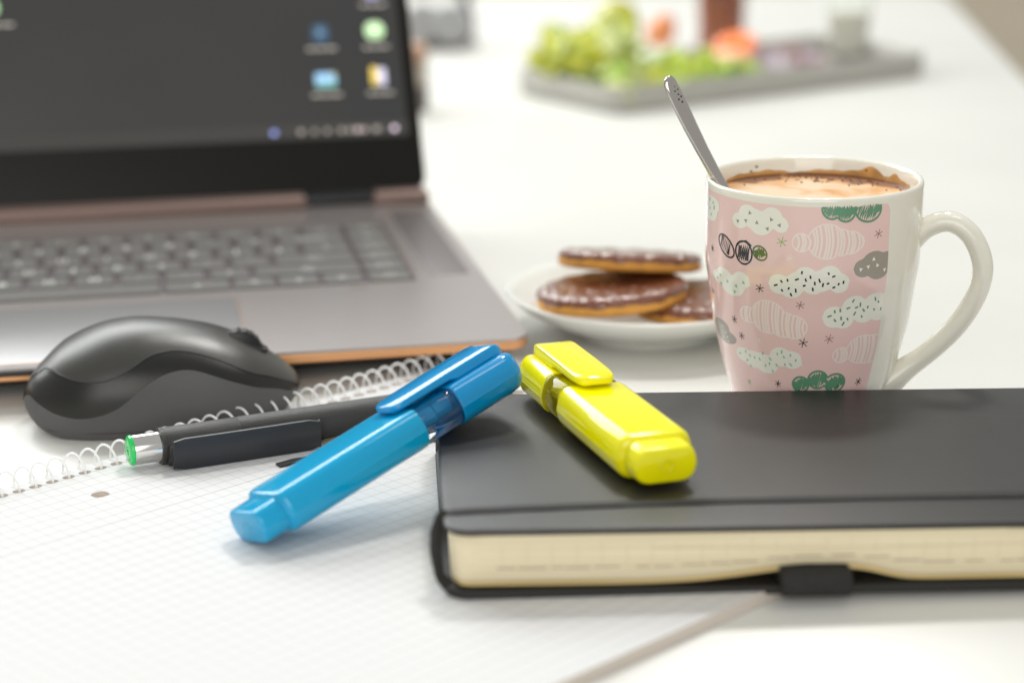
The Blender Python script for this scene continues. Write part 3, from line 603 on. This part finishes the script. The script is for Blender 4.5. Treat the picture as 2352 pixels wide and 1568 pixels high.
def stroke(pts, w, off):
    """flat painted line following (phi, z) points"""
    V = []; F = []
    q = []
    for a, b in zip(pts, pts[1:]):
        n = max(1, int(abs(b[0]-a[0])/2.5)); q += [(a[0]+(b[0]-a[0])*k/n, a[1]+(b[1]-a[1])*k/n) for k in range(n)]
    q.append(pts[-1])
    for i, p in enumerate(q):
        a = q[max(i-1, 0)]; b = q[min(i+1, len(q)-1)]; s = mrad(p[1])*pi/180; dx = (b[0]-a[0])*s; dz = b[1]-a[1]; l = math.hypot(dx, dz) or 1
        nx, nz = -dz/l*w/2, dx/l*w/2; V.append(surf(p[0]+nx/s, p[1]+nz, off)); V.append(surf(p[0]-nx/s, p[1]-nz, off))
        if i: F.append((2*i-2, 2*i-1, 2*i+1, 2*i))
    return V, F
def gm(n, c): return mat(n, c, .14, coat=.6)
m_pink = gm('pink_glaze_print', (.90, .64, .61, 1)); m_pwhite = gm('white_glaze_print', (.90, .90, .81, 1)); m_ppale = gm('pale_pink_print', (.94, .82, .76, 1))
m_pblack = gm('black_print', (.016, .018, .022, 1)); m_pgreen = gm('sea_green_print', (.13, .32, .20, 1)); m_pmint = gm('mint_print', (.30, .55, .38, 1)); m_pgrey = gm('grey_print', (.36, .33, .28, 1)); m_polive = gm('olive_print', (.13, .19, .01, 1)); m_plime = gm('lime_print', (.27, .50, .14, 1))
V = []; F = []; zs = [1.0+ (PTOP-1.0)*k/40 for k in range(41)]; ph = [-236+(236+PE)*k/120 for k in range(121)]
for i, p in enumerate(ph):
    for z in zs:
        zz = z
        if p > PE-3 and z > PTOP-.25: zz = min(z, PTOP-.25+.25*math.sqrt(max(0, 1-((p-(PE-3))/3)**2)))
        V.append(surf(p, zz, .004))
    if i:
        for k in range(40): s0 = (i-1)*41+k; F.append((s0, s0+41, s0+42, s0+1))
mk('pink_print', (V, F), m_pink, mug, smooth=60)
for k, C in D.items(): mk('cloud_print', columns(C, .008), m_pwhite, mug, smooth=60)
for k, C in GREY.items(): mk('cloud_print', columns(C, .008), m_pgrey, mug, smooth=60)
for k, C in STR.items():
    parts = [stroke(s, .05, .010) for s in outline(C)]
    lo = min(c[0]-c[2] for c in C); hi = min(max(c[0]+c[2] for c in C), PE-.3); p = lo+2.0; i = 0
    while p < hi-.8:
        a = 99; b = -99
        for cx, cz, rx, rz in C:
            q = 1-((p-cx)/rx)**2
            if q > 0: h = rz*math.sqrt(q); a = min(a, cz-h); b = max(b, cz+h)
        if b-a > .08: parts.append(stroke([(min(p+(1.3 if k == 's1' else -.9 if k == 's2' else 1.0)*sin(pi*f)+.4*sin(p), PE-.1), min(a+(b-a)*f, PTOP)) for f in [j/8 for j in range(9)]], .075, .010))
        p += 1.95; i += 1
    mk('cloud_print', join(*parts), m_ppale, mug, smooth=0)
def zig(C, w, n, shrink, off, slope=.9):
    parts = []
    for cx, cz, rx, rz in C:
        pts = []
        for k in range(n+1):
            f = -1+2*k/n; rxx = rx*shrink; x = cx+rxx*f; h = rz*shrink*math.sqrt(max(0, 1-f*f))*(.75+.25*random.random()); s = 1 if k % 2 else -1
            x2 = x+s*rx*.16*slope; z2 = cz+s*h
            pts.append((min(x2, PE-.2), min(z2, PTOP-.01)))
        parts.append(stroke(pts, w, off))
    return parts
for k, C in GRN.items():
    mk('scribble_print', join(*[stroke(s, .075, .014) for s in outline(C)], *zig(C, .14, 21, .86, .011)), m_pgreen, mug, smooth=0)
B1 = [[-149.2,7.17,6.6,0.37],[-135.7,7.08,5.6,0.37]]
def tilt_ell(c, t, n=40, k=1.0):
    return [(c[0]+k*(c[2]*cos(a)+0), c[1]+k*(c[3]*sin(a))-t*k*cos(a)) for a in [2*pi*j/n for j in range(n+1)]]
mk('scribble_print', join(stroke(tilt_ell([-149.2,7.20,6.6,.33], .17), .062, .014), stroke(tilt_ell([-136.0,7.12,5.4,.40], .02), .062, .014), stroke([(-141,7.3),(-139,7.45),(-134.5,7.55),(-131,7.40)], .06, .014), *[stroke([(c+dx+1.2*s, z+.26*s*k-t*dx) for dx, s in zip([-3.6,-3.0,-2.4,-1.8,-1.1,-.5,.1,.7,1.3,1.9,2.5,3.2], [1,-1]*6)], .135, .011) for c, z, k, t in ((-149.6,7.22,.75,.035), (-135.9,7.1,.95,.0))]), m_pblack, mug, smooth=0)
mk('scribble_print', join(stroke(tilt_ell([-125.9,7.20,4.0,.24], .04), .055, .014), *zig([[-126.0,7.2,3.6,0.25]], .12, 11, .8, .011)), m_polive, mug, smooth=0)
def tri(p, z, s, a):
    pts = [(p+s*16*cos(R(a+q)), z+s*sin(R(a+q))) for q in (90, 215, 325)]; V = [surf(x, y, .012) for x, y in pts]; return V, [(0, 1, 2)]
def multi(name, items, m): mk(name, join(*items), m, mug, smooth=0)
multi('triangle_print', [tri(p, z, .085, [20, 180, 190, 0, 30, -30, 200][i]) for i, (p, z) in enumerate([(-132.45,8.55),(-140.24,8.18),(-134.83,8.25),(-127.99,8.25),(-119.91,8.42),(-115.41,8.25),(-121.87,8.08)])], m_pgrey)
multi('triangle_print', [tri(p, z, .085, [160, 10, 20, 200, -10, 10, 170][i]) for i, (p, z) in enumerate([(-158.61,5.93),(-154.94,6.08),(-148.75,5.94),(-155.32,5.76),(-141.79,5.86),(-136.38,6.05),(-143.51,5.62)])], m_pmint)
multi('triangle_print', [tri(p, z, .085, [0, 170, 190, 20, 180][i]) for i, (p, z) in enumerate([(-65.33,7.05),(-72.63,6.73),(-68.41,6.80),(-62.94,6.82),(-58.05,6.62)])], m_pwhite)
multi('triangle_print', [tri(p, z, .055, 20*i) for i, (p, z) in enumerate([(-159.1,4.14),(-156.12,3.94),(-160.81,3.69),(-155.1,3.78),(-154.86,3.63)])], m_pwhite)
BD = [(-116.81,6.15),(-113.76,6.3),(-110.54,6.36),(-105.69,6.41),(-103.2,6.66),(-101.13,6.4),(-98.81,6.51),(-89.61,6.64),(-86.94,6.54),(-94.12,6.39),(-96.51,6.29),(-101.9,6.2),(-113.46,5.98),(-109.86,6.07),(-106.17,6.01),(-108.68,5.85),(-97.43,6.08),(-92.34,6.24),(-89.73,6.29),(-86.64,6.15),(-84.25,6.26),(-81.74,6.32)]
GD = [(-87.96,5.1),(-85.25,5.26),(-82.29,5.3),(-77.78,5.37),(-75.36,5.62),(-73.11,5.37),(-71.0,5.46),(-61.91,5.6),(-59.56,5.48),(-66.26,5.34),(-68.65,5.24),(-73.92,5.15),(-84.82,4.94),(-81.5,5.01),(-77.85,4.97),(-80.09,4.81),(-69.5,5.02),(-61.94,5.22),(-57.2,5.2),(-168.34,8.6),(-163.21,8.54),(-167.8,8.29),(-165.56,8.1),(-161.88,8.38)]
GD2 = [(-144.52,3.33),(-139.21,3.47),(-136.25,3.35),(-138.77,3.14),(-136.62,2.95),(-132.61,3.31),(-126.47,3.54),(-129.09,3.29),(-125.41,3.08),(-121.81,3.37),(-122.56,3.18),(-120.7,2.91),(-117.77,3.16),(-116.99,3.6),(-114.25,3.7),(-113.03,3.51),(-109.11,3.6),(-106.0,3.42),(-112.61,3.22),(-109.1,3.24)]
def dash(p, z, m=1.):
    a = R(random.choice((100, 80, 110, 60, 95, 130, 20))); l = (.045+.035*random.random())*m; s = 15
    return stroke([(p-l*cos(a)*s, z-l*sin(a)), (p, z), (p+l*cos(a)*s, z+l*sin(a))], .058*m, .012)
multi('dash_print', [dash(*q) for q in BD], m_pblack); multi('dash_print', [dash(*q) for q in GD[:19]], m_pgreen); multi('dash_print', [dash(*q) for q in GD[19:]], m_pgreen); multi('dash_print', [dash(*q, .9) for q in GD2], m_pmint)
def star(p, z, s):
    r = s/30*.175; return join(*[stroke([(p-r*cos(R(a))*15.5, z-r*sin(R(a))), (p, z), (p+r*cos(R(a))*15.5, z+r*sin(R(a)))], .026, .011+.0008*i) for i, a in enumerate((20, 75, 140))])
for L_, m_ in (([[-163.51,6.91,22],[-126.05,5.95,28],[-168.17,5.29,20],[-145.62,4.58,26],[-140.74,4.03,26],[-101.75,4.1,30],[-117.89,2.44,24],[-64.59,2.52,28]], m_pblack), ([[-114.04,7.68,32],[-140.62,2.28,20]], m_plime), ([[-63.12,7.92,28],[-103.82,5.48,28],[-87.39,4.26,30]], gm('taupe_print', (.36, .22, .21, 1))), ([[-109.73,7.13,24],[-128.02,4.01,18]], m_ppale)):
    for q in L_: mk('star_print', star(*q), m_, mug, smooth=0)

# ------------------------------------------------------------------ spoon
sp_ = empty('teaspoon', (7.75, 72.1, 8.43)); tag(sp_, 'steel teaspoon standing in the coffee and leaning on the mug rim', 'spoon')
ax = Vector((-2.2, .1, 4.28)).normalized(); wd = Vector((.62, .72, .34)); wd = (wd-ax*wd.dot(ax)).normalized(); nn = ax.cross(wd)
sec = []
for s, w_, th in ((-7.0, .22, .17), (-4, .21, .17), (-1, .22, .18), (0, .23, .18), (1.0, .25, .18), (2.0, .29, .17), (3.0, .335, .165), (3.8, .355, .16), (4.4, .34, .15), (4.72, .29, .14), (4.86, .20, .11), (4.92, .08, .05)):
    c = ax*s+nn*(.10*sin(max(s, 0)/5*pi))
    sec.append([tuple(c+wd*w_*math.copysign(abs(cos(a))**.8, cos(a))+nn*(th*sin(a)*(1 if sin(a) > 0 else .6)+.05*cos(a)**2)) for a in [2*pi*j/20 for j in range(20)]])
m_steel = mat('polished_spoon_steel', (.60, .56, .53, 1), .13, 1.0)
mk('handle', loft(sec), m_steel, sp_, smooth=60)
mk('bowl', xf(lathe([(.01, -.35), (.6, -.28), (.95, -.12), (1.1, .02), (1.04, .02), (.9, -.08), (.5, -.2), (.01, -.26)], 32), Matrix.Translation(ax*-6.6) @ Matrix.Rotation(R(62), 4, 'Y') @ Matrix.Diagonal((1.0, .66, 1, 1))), m_steel, sp_)
orn = []
for s, v in ((4.5, 0), (4.36, .08), (4.36, -.08), (4.2, 0), (4.08, .09), (4.04, -.08), (3.9, .02)):
    c = ax*s+nn*(-.02)+wd*v; orn.append(xf(lathe([(.03, -.09), (.04, -.06), (.035, .03), (.001, .06)], 8), Matrix.Translation(c) @ nn.to_track_quat('-Z', 'Y').to_matrix().to_4x4()))
mk('engraved_ornament', join(*orn), mat('dark_patina', (.05, .04, .035, 1), .3, .8), sp_)

# ------------------------------------------------------------------ plate and cookies
m_china = mat('white_china', (.90, .92, .88, 1), .15, coat=.5)
pl = mk('plate', lathe([(.01, .14), (2.6, .14), (2.7, .0), (2.95, .0), (3.0, .22), (4.3, .62), (5.6, 1.28), (6.02, 1.60), (6.12, 1.72), (6.10, 1.80), (6.0, 1.82), (5.7, 1.62), (4.6, 1.02), (3.6, .62), (3.0, .48), (.01, .45)], 96, False), m_china, None, (5.72, 85.1, 0), smooth=50); pl.scale = (.975, .975, 1.07)
tag(pl, 'small round white china saucer holding the chocolate biscuits', 'plate')
m_bisc = mat('golden_biscuit', (.72, .35, .07, 1), .7, noise=.15, nscale=160, bump=.5, bscale=900)
def choc():
    m = mat('milk_chocolate', (.20, .060, .028, 1), .28, coat=.8); nt = m.node_tree; b = nt.nodes['Principled BSDF']; tc = nt.nodes.new('ShaderNodeTexCoord'); v = nt.nodes.new('ShaderNodeTexNoise'); v.inputs['Scale'].default_value = 210; v.inputs['Detail'].default_value = 2
    bp = nt.nodes.new('ShaderNodeBump'); bp.inputs['Strength'].default_value = 1.0; bp.inputs['Distance'].default_value = .0021
    nt.links.new(tc.outputs['Object'], v.inputs['Vector']); nt.links.new(v.outputs[0], bp.inputs['Height']); nt.links.new(bp.outputs[0], b.inputs['Normal']); nt.links.new(bp.outputs[0], b.inputs['Coat Normal']); return m
m_choco = choc()
def cookie(label, loc, tilt, r, th=.85, seed=1):
    rnd = random.Random(seed); o = empty('chocolate_biscuit', loc); o.rotation_euler = tilt; tag(o, label, 'biscuit', 'chocolate biscuits on the saucer')
    mk('biscuit_base', lathe([(.01, .0), (r*.90, .0), (r*.985, .08), (r, .22), (r*.995, th*.6), (r*.95, th*.72)], 64, False), m_bisc, o, smooth=60)
    n = 72; rings = []
    wob = [rnd.random() for _ in range(n)]
    for q, z in ((1.0, th*.56), (1.012, th*.68), (1.0, th*.82), (.955, th*.97), (.90, th*1.03), (.8, th*.99), (.6, th), (.4, th*1.01), (.2, th), (.003, th)):
        rings.append([(r*q*cos(2*pi*j/n), r*q*sin(2*pi*j/n), z+(.05*(sin(j*.7)+sin(j*1.9+1)+wob[j]-.5) if q > .99 and z < th*.6 else .018*sin(j*1.3+q*20)*(q > .3))) for j in range(n)])
    mk('chocolate_top', loft(rings, True, False), m_choco, o, smooth=60)
cookie('chocolate biscuit at the front left of the saucer, tilted towards the viewer', (4.15, 83.1, 1.82), (R(-3), R(-4), R(0)), 3.1, .76, 1)
cookie('chocolate biscuit partly hidden behind the mug and under the other two', (8.2, 83.0, 1.42), (R(-2), R(-2), R(0)), 3.1, .74, 2)
cookie('topmost chocolate biscuit lying across the other two, seen edge-on', (5.0, 85.8, 2.55), (R(-11), R(3.0), 0), 3.05, .72, 3)

# ------------------------------------------------------------------ serving tray with salad
TR = empty('serving_tray', (7.0, 138.2, 0), (0, 0, R(33.4))); tag(TR, 'long grey metal serving tray on the table behind the mug', 'tray')
TL, TW = 28.8, 12.2
m_tray = mat('grey_tray_metal', (.47, .455, .42, 1), .45, .2, noise=.03)
o_ = rrect(0, 0, TL, TW, 1.1, 6); 
def trayring(ins, z): return [(x, y, z) for x, y in rrect(0, 0, TL, TW, 1.1, 6, ins)]
mk('tray_body', loft([trayring(.35, 0), trayring(.1, .08), trayring(0, .3), trayring(0, 1.62), trayring(.06, 1.75), trayring(.3, 1.75), trayring(.38, 1.62), trayring(.42, .45), trayring(.6, .35)]), m_tray, TR, smooth=50)
def tw(x, y): a = R(33.4); return (7.0+x*cos(a)-y*sin(a), 138.2+x*sin(a)+y*cos(a))
def leafmat(n, c):
    m = mat(n, c, .4, noise=.2, nscale=40); b = m.node_tree.nodes['Principled BSDF']; b.inputs['Subsurface Weight'].default_value = .5; b.inputs['Subsurface Scale'].default_value = .004; b.inputs['Subsurface Radius'].default_value = (.6, 1, .2); return m
lm = [leafmat('lettuce_green', (.56, .70, .10, 1)), leafmat('pale_lettuce', (.76, .84, .38, 1)), leafmat('dark_lettuce', (.34, .52, .05, 1)), leafmat('cress_yellow', (.72, .74, .10, 1))]
def leaf_mesh(seed, m):
    rnd = random.Random(seed); V = []; F = []; nu, nv = 8, 6
    for i in range(nu+1):
        for j in range(nv+1):
            u = i/nu; v = j/nv*2-1; wv = .9*math.sin(pi*min(u*.9+.08, 1))**.7; V.append((u*2.2, v*wv, .35*sin(u*2.4)+.16*sin(v*5+u*4+seed)*abs(v)+.1*rnd.random()*abs(v)))
    for i in range(nu):
        for j in range(nv): a = i*(nv+1)+j; F.append((a, a+nv+1, a+nv+2, a+1))
    me_ = me('leaf', V, F, 60, [m]); return me_
LM = [leaf_mesh(i, lm[i % 4]) for i in range(12)]
SAL = empty('lettuce_salad', (*tw(7, 5), .5)); tag(SAL, 'heap of bright green lettuce leaves at the left end of the tray', 'salad')
def leaf(x, y, z, s, k=None, rz=None):
    wx, wy = tw(x, y); bx, by = tw(7, 5); k = random.randrange(12) if k is None else k
    o = ob('leaf', LM[k], SAL, (wx-bx, wy-by, z-.5), (random.uniform(-1.2, 1.2), random.uniform(-1.3, .3), random.uniform(0, 6.28) if rz is None else rz)); o.scale = (s, s, s)
for i in range(62): 
    x = random.uniform(.9, 7.5); y = random.uniform(1, 9.8); leaf(x, y, .7+random.random()*1.3*(1 if x > 2 else .6), random.uniform(.65, 1.1))
for i in range(44): leaf(random.uniform(.6, 5.5), random.uniform(3.5, 9.5), 1.6+random.random()*2.6, random.uniform(.7, 1.1), random.choice((1, 5, 9, 3, 7)))
for i in range(46): leaf(random.uniform(7, 13), random.uniform(.9, 7), .6+random.random()*.7, random.uniform(.55, .85), random.choice((0, 2, 4, 6, 8, 10)))
for i in range(10): leaf(random.uniform(12, 17), random.uniform(1, 6), .6+random.random()*.4, random.uniform(.4, .7), random.choice((0, 2, 8)))
for x, y, z in ((.6, 1.3, 1.5), (1.2, .5, 1.5), (.9, .1, .9), (1.5, -.05, .6)): leaf(x, y, z, .65, 1)
def blob(name, label, cat, loc, prof, m, scale=(1, 1, 1), rot=(0, 0, 0), seg=32):
    o = mk(name, lathe(prof, seg), m, None, loc, rot, smooth=60); o.scale = scale; tag(o, label, cat); return o
eggp = [(.05, 0), (.8, .06), (1.25, .45), (1.4, .95), (1.25, 1.5), (.8, 1.95), (.3, 2.1), (.02, 2.12)]
blob('mozzarella_ball', 'greyish white rounded cheese ball among the salad on the tray', 'cheese', (10.6, 151.6, .7), eggp, mat('pale_cheese', (.62, .63, .58, 1), .4, sss=.3), (1.25, 1.1, .95))
blob('yellow_pepper', 'yellow green pepper standing behind the lettuce', 'pepper', (8.1, 157.6, 1.1), [(.05, 0), (.9, .1), (1.5, .8), (1.75, 1.8), (1.7, 3.0), (1.3, 4.0), (.6, 4.4), (.1, 4.2)], mat('pepper_yellow_green', (.50, .50, .06, 1), .25, coat=.3, noise=.1, nscale=30), (1, 1, .95))
blob('tomato_wedge', 'pale orange tomato wedge right of the yellow pepper', 'tomato', (11.4, 162.8, 1.0), eggp, mat('tomato_orange', (.82, .30, .12, 1), .3, coat=.3), (.8, .8, 1.3), (0, .3, 0))
blob('salmon_slice', 'bright orange salmon slice in front of the brown jar', 'salmon', (17.0, 158.0, 1.5), [(.05, 0), (1.0, .02), (1.7, .1), (1.8, .25), (1.6, .42), (.8, .5), (.02, .45)], mat('salmon_orange', (.92, .20, .03, 1), .35, noise=.2, nscale=60), (1, .8, 1), (R(38), R(-18), 0))
blob('prawn', 'pale pink prawn heap below the orange salmon slice', 'prawn', (16.0, 154.2, .7), eggp, mat('pink_prawn', (.82, .50, .34, 1), .35), (1.4, 1, .6))
jar = empty('jar', (16.9, 167.5, 0)); tag(jar, 'brown red filled glass jar standing behind the salad tray', 'jar')
mk('jar_content', lathe([(.05, .2), (1.75, .2), (1.85, .5), (1.85, 5.5), (.02, 5.5)], 40), mat('brown_red_sauce', (.42, .12, .05, 1), .4, noise=.25, nscale=30), jar)
mk('jar_glass', lathe([(.05, 0), (1.85, 0), (2.05, .2), (2.08, .6), (2.08, 7), (1.9, 7.4), (1.8, 7.4), (1.92, 6.9), (1.92, .5), (.05, .15)], 40, False), mat('jar_glass', (1, 1, 1, 1), .03, trans=1, ior=1.3), jar)
on = empty('onion_slices', (20.8, 157.2, .5)); tag(on, 'purple onion slices lying on the right half of the tray', 'onion')
m_on = mat('purple_onion', (.42, .26, .27, 1), .35); m_on2 = mat('lilac_onion', (.70, .62, .74, 1), .35)
for i in range(16):
    rr_ = random.uniform(.4, .9); o = mk('onion_ring', tube([(rr_*cos(a), rr_*sin(a), 0) for a in [2*pi*k/20 for k in range(21)]], .13, 8, False), m_on if i % 3 else m_on2, on, (random.uniform(-2.6, 3.2), random.uniform(-1.6, 1.6)+0*i, random.uniform(.1, .9)), (random.uniform(-.9, .9), random.uniform(-.9, .9), 0))
glass = empty('drinking_glass', (26.0, 160.6, .4)); tag(glass, 'clear drinking glass of pale drink at the right end of the tray', 'glass')
mk('glass_wall', lathe([(.05, 0), (1.35, 0), (1.5, .15), (1.75, 5), (1.82, 8), (1.74, 8), (1.66, 5), (1.42, .5), (.05, .4)], 48, False), mat('tumbler_glass', (.98, 1, .99, 1), .02, trans=1, ior=1.35), glass)
mk('pale_drink', lathe([(.05, .42), (1.40, .5), (1.56, 3.6), (.02, 3.6)], 48), mat('oat_drink', (.86, .83, .74, 1), .4), glass)

# ------------------------------------------------------------------ things behind the laptop lid
hd = empty('headphones', (-5.6, 170.5, 0)); tag(hd, 'grey over-ear headphones with black band lying behind the laptop screen', 'headphones')
m_hg = mat('grey_ear_pad', (.36, .36, .37, 1), .6); 
for x, y, rz in ((-1.6, .6, .2), (1.0, 0, -.2)):
    mk('ear_cup', xf(lathe([(.05, 0), (1.5, 0), (1.7, .3), (1.7, 1.1), (1.4, 1.4), (.7, 1.45), (.02, 1.3)], 32), Matrix.Translation((x, y, 1.75)) @ Matrix.Rotation(rz, 4, 'Z') @ Matrix.Rotation(R(70), 4, 'X')), m_hg, hd)
mk('headband', tube([(-4.5, 3, .5), (-3.2, 1.2, .5), (-1.0, -.6, .45), (1.2, -.6, .45), (2.3, .6, .6), (2.4, 2.0, 2.0), (1.8, 3.6, 4), (.6, 5, 5.6)], .42, 12), m_black, hd)
mk('cable', tube([(2.3, .4, .4), (2.9, 1.2, .3), (2.4, 2.6, .3), (1, 4, .3)], .16, 8), m_black, hd)
bt = empty('small_bottle', (-6.75, 141.0, 0)); tag(bt, 'slim grey brown bottle with peach cap behind the laptop screen', 'bottle')
mk('bottle_body', lathe([(.05, 0), (1.1, 0), (1.22, .15), (1.22, 1.7), (1.2, 1.75)], 32), mat('dark_taupe_label', (.13, .115, .11, 1), .5), bt)
mk('bottle_neck', lathe([(1.2, 1.75), (1.2, 3.2), (.6, 3.5)], 32), mat('beige_plastic', (.42, .37, .31, 1), .5), bt)
mk('bottle_cap', lathe([(.6, 3.4), (1.18, 3.4), (1.2, 3.5), (1.2, 4.3), (1.1, 4.45), (.02, 4.5)], 32), mat('peach_plastic', (.52, .32, .22, 1), .5), bt)
# a few crumbs round the saucer
m_crumb = mat('biscuit_crumb', (.45, .20, .06, 1), .8)
cr_ = []
for x, y, z, r_, lb in ((7.0, 80.0, 1.5, .05, 'tiny brown crumb on the front rim of the saucer'), (.9, 84.0, 1.5, .05, 'tiny brown crumb on the left rim of the saucer'),
        (5.6, 76.0, .03, .06, 'tiny brown crumb on the table in front of the saucer'), (15.3, 81.0, .03, .05, 'tiny brown crumb on the table seen inside the mug handle'), (1.2, 92.5, .03, .07, 'tiny brown crumb on the table behind the saucer near the laptop')):
    o = mk('biscuit_crumb', lathe([(.01, -r_*.5), (r_, -r_*.2), (r_*.9, r_*.5), (.01, r_*.7)], 7), m_crumb, None, (x, y, z), (0, 0, x)); tag(o, lb, 'crumb', 'crumbs round the saucer')
b = m_shell.node_tree.nodes['Principled BSDF']; b.inputs['Coat Weight'].default_value = .16; b.inputs['Coat Roughness'].default_value = .34
